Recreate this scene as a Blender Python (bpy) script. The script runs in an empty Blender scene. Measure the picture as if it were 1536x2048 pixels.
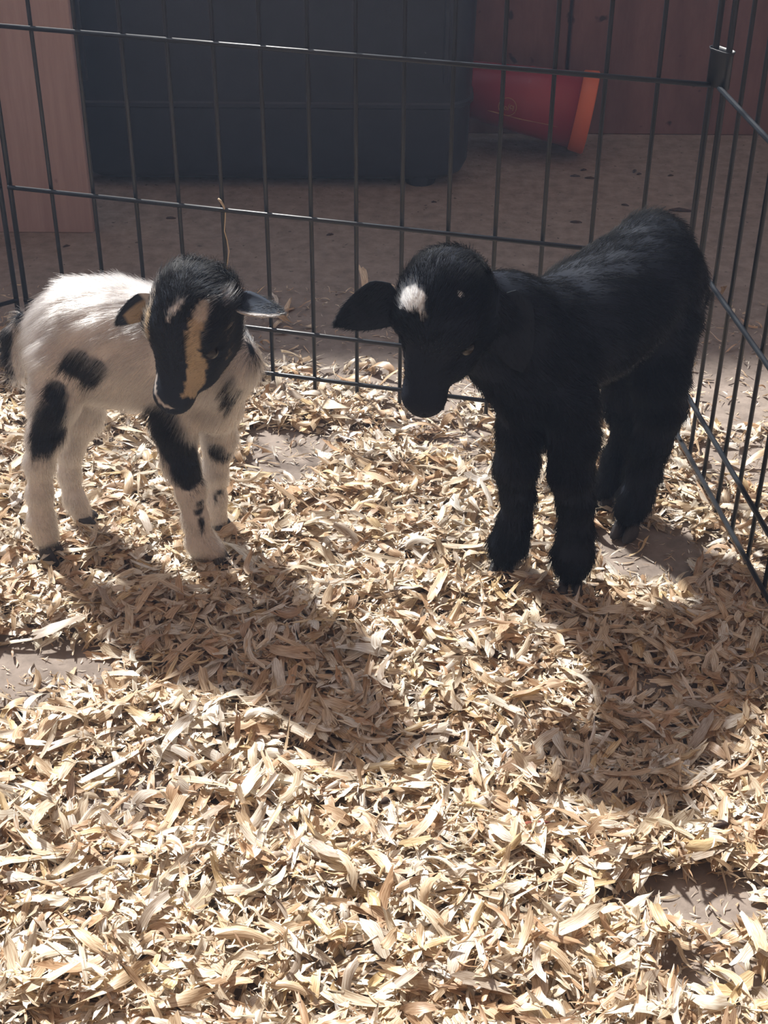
import bpy, math, random
import numpy as np
from mathutils import Vector, Matrix
random.seed(7); rng = np.random.default_rng(7)
S = bpy.context.scene
COL = S.collection

# ---------------------------------------------------------------- camera
F_PX, PITCH, ROLL, CAM_H = 2983.0, 0.6007, 0.0074, 0.6592
cam_d = bpy.data.cameras.new('camera'); cam = bpy.data.objects.new('camera', cam_d); COL.objects.link(cam)
cam_d.sensor_fit = 'VERTICAL'; cam_d.sensor_height = 36.0; cam_d.lens = F_PX / 2048 * 36.0
cam_d.clip_start = 0.02; cam_d.clip_end = 60
cam.matrix_world = (Matrix.Translation((0, 0, CAM_H)) @ Matrix.Rotation(math.pi / 2 - PITCH, 4, 'X') @ Matrix.Rotation(ROLL, 4, 'Z'))
S.camera = cam
# ---------------------------------------------------------------- world, sun, window sky light, exposure
world = bpy.data.worlds.new('barn_air'); S.world = world; world.use_nodes = True
wb = world.node_tree.nodes['Background']; wb.inputs[0].default_value = (0.60, 0.405, 0.305, 1); wb.inputs[1].default_value = 0.55
SUN_TRAVEL = Vector((0.107, -0.17, -0.215)).normalized()
sun_d = bpy.data.lights.new('sun', 'SUN'); sun_d.energy = 8.0; sun_d.angle = math.radians(3.2); sun_d.color = (1.0, 0.97, 0.93)
sun = bpy.data.objects.new('sun', sun_d); COL.objects.link(sun)
sun.rotation_euler = SUN_TRAVEL.to_track_quat('-Z', 'Y').to_euler(); sun.location = (-2, 4, 5)
WIN = (-1.8, 0.75, 0.72, 2.2)          # the window opening in the back wall: x0, x1, z0, z1
WALL_Y = 1.796
sky_d = bpy.data.lights.new('window_sky', 'AREA'); sky_d.shape = 'RECTANGLE'; sky_d.size = WIN[1] - WIN[0]; sky_d.size_y = WIN[3] - WIN[2]
sky_d.energy = 15; sky_d.color = (0.66, 0.82, 1.0)
sky = bpy.data.objects.new('window_sky', sky_d); COL.objects.link(sky)
sky.location = ((WIN[0] + WIN[1]) / 2, WALL_Y + 0.1, (WIN[2] + WIN[3]) / 2); sky.rotation_euler = (math.radians(-90 + 25), 0, 0)
S.view_settings.view_transform = 'Standard'; S.view_settings.look = 'None'
S.view_settings.gamma = 1; S.view_settings.use_curve_mapping = False; S.view_settings.exposure = 0.16

# ---------------------------------------------------------------- helpers
CP, SP, CR, SR = math.cos(PITCH), math.sin(PITCH), math.cos(ROLL), math.sin(ROLL)
def ray(u, v):
    a, b = u - 768, v - 1024
    X = (CR * a + SR * b) / F_PX; U = -(-SR * a + CR * b) / F_PX
    return np.array([X, CP + U * SP, -SP + U * CP])
ORI = np.array([0, 0, CAM_H])
def on_z(u, v, z=0.0):
    d = ray(u, v); return ORI + (z - CAM_H) / d[2] * d
def on_y(u, v, y):
    d = ray(u, v); return ORI + y / d[1] * d
def W(u, v, y, rpx=0):
    """a measured point of the photograph at a given real distance, and a radius in metres"""
    d = ray(u, v); t = y / d[1]; return ORI + t * d, rpx * t / F_PX

def tag(o, label=None, cat=None, group=None, kind=None):
    if label: o['label'] = label
    if cat: o['category'] = cat
    if group: o['group'] = group
    if kind: o['kind'] = kind
    return o
def link(name, me, mat=None, parent=None, smooth=False):
    if mat is not None and not me.materials: me.materials.append(mat)
    if smooth: me.polygons.foreach_set('use_smooth', np.ones(len(me.polygons), bool))
    o = bpy.data.objects.new(name, me); COL.objects.link(o)
    if parent is not None: o.parent = parent
    return o
def empty(name, loc=(0, 0, 0)):
    o = bpy.data.objects.new(name, None); COL.objects.link(o); o.location = loc; o.empty_display_size = .02
    return o
def mesh(name, V, Fc):
    me = bpy.data.meshes.new(name); me.from_pydata([tuple(map(float, v)) for v in V], [], [tuple(map(int, f)) for f in Fc]); me.update(); return me
def fast_mesh(name, V, Q):
    """numpy quads to a mesh"""
    me = bpy.data.meshes.new(name)
    me.vertices.add(len(V)); me.vertices.foreach_set('co', np.asarray(V, np.float32).ravel())
    me.loops.add(Q.size); me.loops.foreach_set('vertex_index', Q.astype(np.int32).ravel())
    me.polygons.add(len(Q)); me.polygons.foreach_set('loop_start', np.arange(0, Q.size, Q.shape[1], dtype=np.int32))
    me.update(calc_edges=True); me.validate(); return me
def tube(pts, rad, n=8, cap=True):
    pts = [np.array(p, float) for p in pts]; R = rad if hasattr(rad, '__len__') else [rad] * len(pts)
    V, Fc = [], []; up = np.array([0.03, 0.07, 1.0])
    for i, p in enumerate(pts):
        t = pts[min(i + 1, len(pts) - 1)] - pts[max(i - 1, 0)]; t /= np.linalg.norm(t)
        a = up if abs(t @ up) < .9 else np.array([1.0, 0.05, 0.02])
        x = np.cross(a, t); x /= np.linalg.norm(x); y = np.cross(t, x)
        for k in range(n):
            q = 2 * math.pi * k / n; V.append(p + R[i] * (math.cos(q) * x + math.sin(q) * y))
    for i in range(len(pts) - 1):
        for k in range(n):
            a, b = i * n + k, i * n + (k + 1) % n; Fc.append((a, b, b + n, a + n))
    if cap: Fc.append(tuple(range(n))[::-1]); Fc.append(tuple(range((len(pts) - 1) * n, len(pts) * n)))
    return V, Fc
def box(x0, x1, y0, y1, z0, z1):
    V = [(x, y, z) for z in (z0, z1) for y in (y0, y1) for x in (x0, x1)]
    return V, [(0, 2, 3, 1), (4, 5, 7, 6), (0, 1, 5, 4), (2, 6, 7, 3), (0, 4, 6, 2), (1, 3, 7, 5)]
def merge(*parts):
    V, Fc = [], []
    for v, f in parts:
        n = len(V); V += list(v); Fc += [tuple(i + n for i in q) for q in f]
    return V, Fc
def bevel(o, w=.002, seg=2):
    m = o.modifiers.new('bevel', 'BEVEL'); m.width = w; m.segments = seg; m.limit_method = 'ANGLE'

# ---------------------------------------------------------------- materials
def mat(name, col=(.5, .5, .5), rough=.6, metal=0, spec=.5):
    m = bpy.data.materials.new(name); m.use_nodes = True; b = m.node_tree.nodes['Principled BSDF']
    b.inputs['Base Color'].default_value = (*col, 1); b.inputs['Roughness'].default_value = rough
    b.inputs['Metallic'].default_value = metal; b.inputs['Specular IOR Level'].default_value = spec
    return m, m.node_tree.nodes, m.node_tree.links, b
def noise_mix(m, N, L, b, scale, c1, c2, stretch=(1, 1, 1), detail=6, lo=.35, hi=.65, bump=0, extra=None, dist=.002):
    tc = N.new('ShaderNodeTexCoord'); mp = N.new('ShaderNodeMapping'); mp.inputs['Scale'].default_value = stretch
    L.new(tc.outputs['Object'], mp.inputs[0]); n = N.new('ShaderNodeTexNoise'); n.inputs['Scale'].default_value = scale; n.inputs['Detail'].default_value = detail
    n.inputs['Roughness'].default_value = .65
    L.new(mp.outputs[0], n.inputs[0]); r = N.new('ShaderNodeValToRGB'); r.color_ramp.elements[0].position = lo; r.color_ramp.elements[1].position = hi
    r.color_ramp.elements[0].color = (*c1, 1); r.color_ramp.elements[1].color = (*c2, 1); L.new(n.outputs[0], r.inputs[0]); out = r.outputs[0]
    if extra:                                            # dark specks: (scale, threshold, colour)
        v = N.new('ShaderNodeTexNoise'); v.inputs['Scale'].default_value = extra[0]; v.inputs['Detail'].default_value = 2; L.new(tc.outputs['Object'], v.inputs[0])
        rr = N.new('ShaderNodeValToRGB'); rr.color_ramp.elements[0].position = extra[1]; rr.color_ramp.elements[1].position = extra[1] + .04; L.new(v.outputs[0], rr.inputs[0])
        mx = N.new('ShaderNodeMix'); mx.data_type = 'RGBA'; L.new(rr.outputs[0], mx.inputs[0]); L.new(out, mx.inputs[6]); mx.inputs[7].default_value = (*extra[2], 1); out = mx.outputs[2]
    L.new(out, b.inputs['Base Color'])
    if bump:
        bp = N.new('ShaderNodeBump'); bp.inputs['Strength'].default_value = bump; bp.inputs['Distance'].default_value = dist; L.new(n.outputs[0], bp.inputs['Height']); L.new(bp.outputs[0], b.inputs['Normal'])
    return m
M = {}
M['concrete'] = noise_mix(*mat('concrete', rough=.85), 60, (.175, .142, .120), (.29, .240, .205), detail=12, bump=.8, extra=(150, .68, (.08, .065, .055)), dist=.0012)
M['wall'] = noise_mix(*mat('reddish_plywood', rough=.8), 9, (.14, .070, .064), (.205, .110, .100), stretch=(3, 1, .8), bump=.3, extra=(38, .67, (.035, .018, .016)))
M['panel'] = noise_mix(*mat('pink_plywood', rough=.7), 22, (.36, .26, .25), (.43, .32, .31), stretch=(6, 1, .35), bump=.15, extra=(30, .76, (.18, .10, .08)))
M['wire'] = mat('black_enamelled_wire', (.010, .014, .020), .38, 0, .45)[0]
M['bin'] = noise_mix(*mat('black_plastic', rough=.48), 40, (.011, .015, .027), (.016, .021, .036), bump=.15, extra=(150, .78, (.06, .07, .09)))
M['cup_red'] = mat('red_plastic', (.26, .014, .03), .4)[0]
M['cup_orange'] = mat('orange_plastic', (.60, .13, .05), .5)[0]
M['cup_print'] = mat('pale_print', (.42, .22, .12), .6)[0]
M['straw'] = mat('straw', (.52, .42, .30), .7)[0]
M['bark'] = noise_mix(*mat('dark_bark', rough=.9), 300, (.02, .012, .010), (.07, .04, .03), bump=.4)
M['red_bark'] = noise_mix(*mat('red_bark', rough=.9), 300, (.10, .025, .015), (.25, .07, .04), bump=.4)
M['hoof'] = mat('hoof_horn', (.035, .033, .036), .5)[0]
M['eye'] = mat('dark_wet_eye', (.008, .006, .006), .22)[0]
M['nose'] = mat('dark_nose_skin', (.025, .024, .028), .45)[0]
M['frame'] = noise_mix(*mat('window_wood', rough=.7), 20, (.22, .12, .08), (.30, .17, .11), stretch=(1, 1, 6))

def attr_mat(name, attr, rough, grain=False, translucent=0.0, bump=0, spec=.4):
    m, N, L, b = mat(name, rough=rough, spec=spec)
    a = N.new('ShaderNodeAttribute'); a.attribute_name = attr; out = a.outputs['Color']
    if grain:
        uv = N.new('ShaderNodeUVMap'); mp = N.new('ShaderNodeMapping'); mp.inputs['Scale'].default_value = (120, 1800, 1); L.new(uv.outputs[0], mp.inputs[0])
        n = N.new('ShaderNodeTexNoise'); n.inputs['Scale'].default_value = 1; n.inputs['Detail'].default_value = 3; L.new(mp.outputs[0], n.inputs[0])
        r = N.new('ShaderNodeValToRGB'); r.color_ramp.elements[0].position = .33; r.color_ramp.elements[1].position = .62
        r.color_ramp.elements[0].color = (.50, .40, .31, 1); r.color_ramp.elements[1].color = (1, 1, 1, 1); L.new(n.outputs[0], r.inputs[0])
        mx = N.new('ShaderNodeMix'); mx.data_type = 'RGBA'; mx.blend_type = 'MULTIPLY'; mx.inputs[0].default_value = 1; L.new(out, mx.inputs[6]); L.new(r.outputs[0], mx.inputs[7]); out = mx.outputs[2]
        bp = N.new('ShaderNodeBump'); bp.inputs['Strength'].default_value = .4; bp.inputs['Distance'].default_value = .0004; L.new(n.outputs[0], bp.inputs['Height']); L.new(bp.outputs[0], b.inputs['Normal'])
    L.new(out, b.inputs['Base Color'])
    if translucent:
        t = N.new('ShaderNodeBsdfTranslucent'); L.new(out, t.inputs[0]); ms = N.new('ShaderNodeMixShader'); ms.inputs[0].default_value = translucent
        L.new(b.outputs[0], ms.inputs[1]); L.new(t.outputs[0], ms.inputs[2]); L.new(ms.outputs[0], N['Material Output'].inputs[0])
    return m
M['chip'] = attr_mat('wood_shaving', 'tint', .43, grain=True, translucent=.2, spec=.75)
M['skin'] = attr_mat('goat_coat', 'tint', .75, spec=.15)
def fur_mat(ior=1.38):
    m = bpy.data.materials.new('goat_fur'); m.use_nodes = True; N, L = m.node_tree.nodes, m.node_tree.links; N.remove(N['Principled BSDF'])
    a = N.new('ShaderNodeAttribute'); a.attribute_name = 'tint'; h = N.new('ShaderNodeBsdfHairPrincipled'); h.parametrization = 'COLOR'
    h.inputs['Roughness'].default_value = .38; h.inputs['Radial Roughness'].default_value = .45; h.inputs['IOR'].default_value = ior; L.new(a.outputs['Color'], h.inputs['Color']); L.new(h.outputs[0], N['Material Output'].inputs[0]); return m
M['fur'] = fur_mat(); M['black_fur'] = fur_mat(1.17)

# ---------------------------------------------------------------- setting: floor, back wall with its window, side partition
o = link('floor', mesh('floor', [(-4, -2.5, 0), (4, -2.5, 0), (4, WALL_Y + .02, 0), (-4, WALL_Y + .02, 0)], [(0, 1, 2, 3)]), M['concrete'])
tag(o, 'dusty brown-grey concrete barn floor under the pen and behind it', kind='structure')
wall = empty('wall_back', (0, WALL_Y, 0)); tag(wall, 'reddish brown plywood wall standing behind the black bin and red cup', kind='structure')
seam = on_y(1143, 60, WALL_Y)[0]
def board(name, x0, x1, z0, z1, parent, m, y0=0.0, y1=.02):
    v, f = box(x0, x1, y0, y1, z0, z1); q = link(name, mesh(name, v, f), m, parent); bevel(q, .0015, 1); return q
xs = [-4.0, -2.76, -1.54, -.32, seam - .002, seam + 1.22, seam + 2.44, 4.0]
for a, b_ in zip(xs[:-1], xs[1:]):
    board('wall_board', a + .002, b_ - .002, 0, WIN[2] - .002, wall, M['wall'])
q = board('batten', seam - .03, seam + .03, 0, WIN[2] - .002, wall, M['wall'], .021, .04)
for xq in xs[1:4] + xs[5:7]: board('batten', xq - .03, xq + .03, 0, WIN[2] - .002, wall, M['wall'], .021, .04)
board('wall_board', -4, WIN[0] - .002, WIN[2] + .002, 2.6, wall, M['wall'])
board('wall_board', WIN[1] + .002, 4, WIN[2] + .002, 2.6, wall, M['wall'])
board('wall_board', WIN[0], WIN[1], WIN[3] + .002, 2.6, wall, M['wall'])
wf = empty('window_1', (0, WALL_Y, 0)); tag(wf, 'open barn window high in the back wall letting the sun in', kind='structure')
for q in ((WIN[0], WIN[1], WIN[2], WIN[2] + .03), (WIN[0], WIN[1], WIN[3] - .03, WIN[3]), (WIN[0], WIN[0] + .03, WIN[2] + .03, WIN[3] - .03), (WIN[1] - .03, WIN[1], WIN[2] + .03, WIN[3] - .03)):
    board('window_frame', *q, wf, M['frame'], -.01, .03)
# pink plywood partition on the left, its edge at px 140..187
PX = -.3135
v, f = box(-1.9, PX, 1.487, 1.505, .0, .455)
o = link('wall_left', mesh('wall_left', v, f), M['panel']); bevel(o, .001, 1)
tag(o, 'pinkish brown plywood partition standing beside the black bin', kind='structure')

# ---------------------------------------------------------------- black storage tote
def rrect(x0, x1, y0, y1, r, n=6):
    P = []
    for cx, cy, a0 in ((x1 - r, y0 + r, -90), (x1 - r, y1 - r, 0), (x0 + r, y1 - r, 90), (x0 + r, y0 + r, 180)):
        for k in range(n + 1):
            a = math.radians(a0 + 90 * k / n); P.append((cx + r * math.cos(a), cy + r * math.sin(a)))
    return P
def loft(rings):
    V, Fc = [], []; n = len(rings[0])
    for r in rings: V += r
    for i in range(len(rings) - 1):
        for k in range(n):
            a, b_ = i * n + k, i * n + (k + 1) % n; Fc.append((a, b_, b_ + n, a + n))
    Fc.append(tuple(range(n))[::-1]); Fc.append(tuple(range((len(rings) - 1) * n, len(rings) * n))); return V, Fc
BX0, BX1, BY0, BY1 = -.36, .094, 1.612, 1.704
prof = [(.000, .022), (.003, .012), (.010, .005), (.022, .001), (.088, 0), (.090, -.002), (.094, -.002), (.096, -.0003), (.36, -.004), (.363, -.010), (.375, -.010), (.378, -.005), (.40, -.005)]
rings = []
for z, ins in prof:
    rings.append([(x, y, z + .006) for x, y in rrect(BX0 + ins * 1.6, BX1 - ins * 1.6, BY0 + ins, BY1 - ins, .035 if z > .02 else .028)])
tote = link('storage_tote', mesh('storage_tote', *loft(rings)), M['bin'], smooth=True)
tag(tote, 'large black plastic storage tote with rounded corners standing behind the pen against the wall', 'storage tote')
m_ = tote.modifiers.new('edges', 'EDGE_SPLIT'); m_.split_angle = math.radians(28)
lid_r = [[(x, y, z) for x, y in rrect(BX0 - g, BX1 + g, BY0 - g, BY1 + g, .04)] for z, g in ((.405, .004), (.408, .012), (.43, .012), (.434, .008))]
lid = link('lid', mesh('lid', *loft(lid_r)), M['bin'], tote)
for cx, cy in ((BX1 - .055, BY0 + .028), (BX1 - .055, BY1 - .028), (BX0 + .055, BY1 - .028)):
    if True:
        v, f = tube([(cx, cy, .0), (cx, cy, .012)], [.017, .02], 16); link('foot', mesh('foot', v, f), M['bin'], tote)
for cx in (BX1 - .030, BX0 + .030):      # moulded rib beside each front corner
    v, f = box(cx - .003, cx + .003, BY0 - .004, BY0 + .002, .125, .34); q = link('rib', mesh('rib', v, f), M['bin'], tote); bevel(q, .0015)

# ---------------------------------------------------------------- red cup lying on its side
rim_c, _ = W(1182, 226, 1.722); small_c, _ = W(912, 172, 1.745)
def cup():
    a = small_c; b_ = rim_c.copy(); ax = b_ - a; Lh = np.linalg.norm(ax); ax /= Lh
    x = np.cross(ax, (0, 0, 1)); x /= np.linalg.norm(x); y = np.cross(x, ax)
    root = empty('plastic_cup', tuple(b_)); tag(root, 'red plastic cup with orange rim band lying on its side against the wall', 'cup')
    def ring(t, r, n=40): return [tuple(a + ax * Lh * t + r * (math.cos(q) * x + math.sin(q) * y) - b_) for q in np.linspace(0, 2 * math.pi, n, endpoint=False)]
    R0, R1 = .031, .046
    def rr(t): return R0 + (R1 - R0) * t
    seq = [(0, rr(0) * .2), (0, rr(0) - .003), (.012, rr(0)), (.5, rr(.5)), (.52, rr(.52) + .0008), (.54, rr(.54)), (.9, rr(.9)), (.9, rr(.9) - .002), (.4, rr(.4) - .002), (.05, rr(.05) - .002), (.045, .004)]
    V, Fc = [], []; n = 40
    for t, r in seq: V += ring(t, r)
    for i in range(len(seq) - 1):
        for k in range(n):
            p, q = i * n + k, i * n + (k + 1) % n; Fc.append((p, q, q + n, p + n))
    link('cup_wall', mesh('cup_wall', V, Fc), M['cup_red'], root, True)
    V, Fc = [], []
    seq = [(.885, rr(.885) + .0004), (.893, rr(.9) + .002), (.99, rr(1) + .0025), (1.0, rr(1) + .001), (1.0, rr(1) - .002), (.88, rr(.88) - .003)]
    for t, r in seq: V += ring(t, r)
    for i in range(len(seq) - 1):
        for k in range(n):
            p, q = i * n + k, i * n + (k + 1) % n; Fc.append((p, q, q + n, p + n))
    o2 = link('rim_band', mesh('rim_band', V, Fc), M['cup_orange'], root, True); tag(o2, 'orange rim band')
    # the circle print with its scribbled script, laid on the cone towards the camera
    cam_dir = ORI - (a + ax * Lh * .4); cam_dir -= ax * (cam_dir @ ax); cam_dir /= np.linalg.norm(cam_dir)
    th0 = math.atan2(cam_dir @ y, cam_dir @ x)
    def on(s, w):          # s metres along the cup, w metres around, from the print's centre
        t = .40 + s / Lh; r = rr(t) + .0006; th = th0 - .32 + w / r
        return a + ax * Lh * t + r * (math.cos(th) * x + math.sin(th) * y) - b_
    parts = [tube([on(.0105 * math.cos(q), .0105 * math.sin(q)) for q in np.linspace(0, 2 * math.pi, 30)], .0004, 5)]
    def stroke(P): return tube([on(s * 1.0, w) for s, w in P], .0005, 5)
    parts.append(stroke([(-.007, .0045), (-.0065, 0), (-.006, -.004), (-.0035, -.0042)]))                         # L
    parts.append(stroke([(-.002 + .0016 * math.cos(q), -.0018 + .002 * math.sin(q)) for q in np.linspace(0, 6.3, 12)]))   # o
    parts.append(stroke([(.0008, -.004), (.001, .003), (.0022, .004)]))                                          # f
    parts.append(stroke([(.0045 + .0015 * math.cos(q), .0010 + .002 * math.sin(q)) for q in np.linspace(.3, 5.6, 10)]))
    parts.append(stroke([(.007, .003), (.0068, -.003)]))
    p4 = link('streak', mesh('streak', *tube([on(s_, -.0105 - .0006 * math.sin(s_ * 90)) for s_ in np.linspace(-.022, .062, 14)], [.0002, .0007, .0008, .0006, .0003, .0004, .0006, .0005, .0004, .0002, .0003, .0004, .0003, .0001], 5)), M['cup_print'], root); tag(p4, 'long pale streak along the cup')  # thin pale streak laid lengthwise on the cup wall
    p3 = link('print', mesh('print', *merge(*parts)), M['cup_print'], root); tag(p3, 'pale circle print with a scribbled word')
    return root
cup()

# ---------------------------------------------------------------- exercise pen
SP_W = .0381; AX, AY, AA = .235, 1.0691, .2367; BB = .131
Z_BAR = [.02, .063, .1687, .3056, .46, .61]
dirB = np.array([-math.cos(AA), math.sin(AA), 0]); cornerR = np.array([AX, AY, 0]); cornerL = cornerR + dirB * SP_W * 15
dirR = np.array([math.sin(BB), -math.cos(BB), 0]); startR = np.array([.2396 + .003, 1.0591, 0])
pL = on_z(0, 606, .063); startL = cornerL + np.array([-.0085, -.001, 0]); dirL = np.array([pL[0], pL[1], 0]) - startL; dirL /= np.linalg.norm(dirL)
pen = empty('exercise_pen', tuple(cornerR)); tag(pen, 'black wire exercise pen of hinged panels standing around the two kids', 'pen')
RV, RH = .00175, .0020
def panel(start, d, sp, n, label, side):
    a, b_ = start, start + d * sp * n; zt = Z_BAR[-1]; off = np.array(cornerR)
    nrm = np.array([-d[1], d[0], 0]) * side * (RV + RH) * .9
    loop = [a + [0, 0, .012], a + [0, 0, zt]]
    parts = [tube([a - off + [0, 0, .010], a - off + [0, 0, zt]], .0023, 10), tube([b_ - off + [0, 0, .010], b_ - off + [0, 0, zt]], .0023, 10), tube([a - off + [0, 0, zt], b_ - off + [0, 0, zt]], .0023, 10)]
    fr = link('fence_panel', mesh('fence_panel', *merge(*parts)), M['wire'], pen, True); tag(fr, label)
    v, f = tube([(0, 0, .004), (0, 0, zt)], RV, 8); vm = mesh('vertical_wire', v, f); vm.materials.append(M['wire'])
    for i in range(1, n):
        o = link('vertical_wire', vm, None, fr, i == 1); p = a + d * sp * i - off; o.location = p
    v, f = tube([(0, 0, 0), d * sp * n], RH, 8); hm = mesh('horizontal_wire', v, f); hm.materials.append(M['wire'])
    for k, z in enumerate(Z_BAR[:-1]):
        o = link('horizontal_wire', hm, None, fr, k == 0); o.location = a - off + nrm + [0, 0, z]
    return fr
panel(cornerR, dirB, SP_W, 15, 'back panel between the corner posts', 1)
panel(startR, dirR, SP_W * .942, 16, 'side panel running past the black kid', -1)
panel(startL, dirL, SP_W, 10, 'side panel behind the white kid', 1)
def clip(p, q, z0, z1, name='hinge_clip'):
    """a flat steel strap wrapped round two posts, its top lip flared"""
    p, q = np.array(p) - cornerR, np.array(q) - cornerR; d = q - p; d[2] = 0; Ld = np.linalg.norm(d); d /= Ld; nn = np.array([-d[1], d[0], 0]); r = .0036
    def ring(z, g):
        P = []
        for k in range(9): a = math.pi / 2 + math.pi * k / 8; P.append(p + (r + g) * (math.cos(a) * d + math.sin(a) * nn) + [0, 0, z])
        for k in range(9): a = -math.pi / 2 + math.pi * k / 8; P.append(q + (r + g) * (math.cos(a) * d + math.sin(a) * nn) + [0, 0, z])
        return P
    seq = [(z0, 0), (z1 - .003, 0), (z1, .0012), (z1, .0004), (z1 - .004, -.0008), (z0, -.0008)]
    V, Fc = [], []; n = 18
    for z, g in seq: V += ring(z, g)
    for i in range(len(seq)):
        j = (i + 1) % len(seq)
        for k in range(n): Fc.append((i * n + k, i * n + (k + 1) % n, j * n + (k + 1) % n, j * n + k))
    o = link(name, mesh(name, V, Fc), M['wire'], pen, True); tag(o, 'flat strap hinge clip around the corner posts')
clip(cornerR, startR, .305, .332); clip(cornerL, startL, .305, .332)
# a dry straw caught on the back panel
sy = lambda u: (cornerR[1] + (cornerR[0] - on_y(u, 480, 1.15)[0]) * math.tan(AA)) - .0045
pts = [on_y(u, v, sy(u)) for u, v in ((436, 397), (441, 402), (447, 412), (451, 424), (450, 445), (449, 462), (454, 480), (458, 502), (455, 525), (453, 548), (452, 575))]
pts += [np.array([pts[-1][0] + .001, pts[-1][1] + .001, z]) for z in (.08, .03)]
o = link('straw_stalk', mesh('straw_stalk', *tube(pts, [.0008, .0011, .0010, .0006] + [.0005] * 9, 6)), M['straw'], smooth=True)
tag(o, 'thin dry straw stalk hooked over a wire of the back panel', 'straw')

# ---------------------------------------------------------------- goats: distance field -> one continuous skin
def smin(a, b_, k):
    h = np.clip(.5 + .5 * (b_ - a) / k, 0, 1); return b_ * (1 - h) + a * h - k * h * (1 - h)
def cone_d(P, a, b_, ra, rb):
    ba = b_ - a; l2 = float(ba @ ba)
    if l2 < 1e-10: return np.linalg.norm(P - a, axis=-1) - ra
    t = np.clip((P - a) @ ba / l2, 0, 1)
    return np.linalg.norm(P - a - t[..., None] * ba, axis=-1) - (ra + (rb - ra) * t)
def ell_d(P, c, ax, r):
    q = (P - c) @ np.array(ax).T / np.array(r); k0 = np.linalg.norm(q, axis=-1); k1 = np.linalg.norm(q / np.array(r), axis=-1) + 1e-9
    return k0 * (k0 - 1) / k1
class Body:
    def __init__(s): s.pr = []
    def cone(s, a, b_, ra, rb, k=.008): s.pr.append(('c', np.array(a), np.array(b_), ra, rb, k))
    def ell(s, c, ax, r, k=.006): s.pr.append(('e', np.array(c), ax, r, None, k))
    def cut(s, a, b_, ra, rb, k=.002): s.pr.append(('x', np.array(a), np.array(b_), ra, rb, k))
    def chain(s, pts, k=.008):
        for (a, ra), (b_, rb) in zip(pts[:-1], pts[1:]): s.cone(a, b_, ra, rb, k)
    def ev(s, P):
        D = np.full(P.shape[:-1], 1.0)
        for t, a, b_, c, d, k in s.pr:
            if t == 'x': D = -smin(-D, cone_d(P, a, b_, c, d), k); continue
            q = cone_d(P, a, b_, c, d) if t == 'c' else ell_d(P, a, b_, c)
            D = smin(D, q, k)
        return D
    def bounds(s):
        lo, hi = [], []
        for t, a, b_, c, d, k in s.pr:
            if t == 'c': lo += [a - c, b_ - d]; hi += [a + c, b_ + d]
            elif t == 'e': lo.append(a - max(c)); hi.append(a + max(c))
        return np.min(lo, 0) - .008, np.max(hi, 0) + .008
    def skin(s, h=.0026):
        lo, hi = s.bounds(); n = np.ceil((hi - lo) / h).astype(int) + 1
        g = [lo[i] + h * np.arange(n[i]) for i in range(3)]
        P = np.stack(np.meshgrid(*g, indexing='ij'), -1); D = s.ev(P)
        ins = D < 0
        c = np.zeros(tuple(n - 1), int); acc = np.zeros(tuple(n - 1) + (3,)); cnt = np.zeros(tuple(n - 1))
        corners = [(i, j, k) for i in (0, 1) for j in (0, 1) for k in (0, 1)]
        def sl(A, o): return A[o[0]:n[0] - 1 + o[0], o[1]:n[1] - 1 + o[1], o[2]:n[2] - 1 + o[2]]
        for ax in range(3):
            for o in corners:
                if o[ax]: continue
                e = list(o); e[ax] = 1
                d0, d1 = sl(D, o), sl(D, e); m = (d0 < 0) != (d1 < 0); t = np.where(m, d0 / (d0 - d1 + 1e-20), 0)
                for q in range(3): acc[..., q] += np.where(m, (o[q] + (t if q == ax else 0)), 0)
                cnt += m
        act = cnt > 0; idx = np.full(act.shape, -1); idx[act] = np.arange(act.sum())
        ijk = np.stack(np.nonzero(act), -1); V = lo + h * (ijk + acc[act] / cnt[act][:, None])
        Q = []
        for ax in range(3):
            u, w = [(1, 2), (2, 0), (0, 1)][ax]
            o1 = [slice(1, n[q] - 1) for q in range(3)]; o1[ax] = slice(0, n[ax] - 1)
            o2 = list(o1); o2[ax] = slice(1, n[ax])
            A, B = ins[tuple(o1)], ins[tuple(o2)]
            for cond, flip in ((A & ~B, False), (~A & B, True)):
                p = np.stack(np.nonzero(cond), -1)
                for q in range(3):
                    if q != ax: p[:, q] += 1
                def cell(du, dw):
                    z = p.copy(); z[:, u] -= du; z[:, w] -= dw; return idx[z[:, 0], z[:, 1], z[:, 2]]
                f4 = np.stack([cell(1, 1), cell(0, 1), cell(0, 0), cell(1, 0)], -1)
                Q.append(f4[:, ::-1] if flip else f4)
        return V, np.concatenate(Q)
    def normal(s, P, e=.0008):
        N_ = np.stack([s.ev(P + np.eye(3)[i] * e) - s.ev(P - np.eye(3)[i] * e) for i in range(3)], -1)
        return N_ / (np.linalg.norm(N_, axis=-1, keepdims=True) + 1e-12)
    def hit(s, u, v, r=0):
        d = ray(u, v); d = d / np.linalg.norm(d); t = .55
        for _ in range(160):
            q = s.ev((ORI + d * t)[None])[0]
            if q < 2e-4: break
            t += q * .7
            if t > 2: return np.array([9., 9, 9]), .001
        return ORI + d * t, r * t / F_PX
    def surf(s, p, d):
        """march outward from p along d to the skin"""
        d = np.array(d) / np.linalg.norm(d); p = np.array(p, float)
        for _ in range(60):
            q = s.ev(p[None])[0]
            if abs(q) < 1e-4: break
            p = p - d * q * .8
        return p
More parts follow.
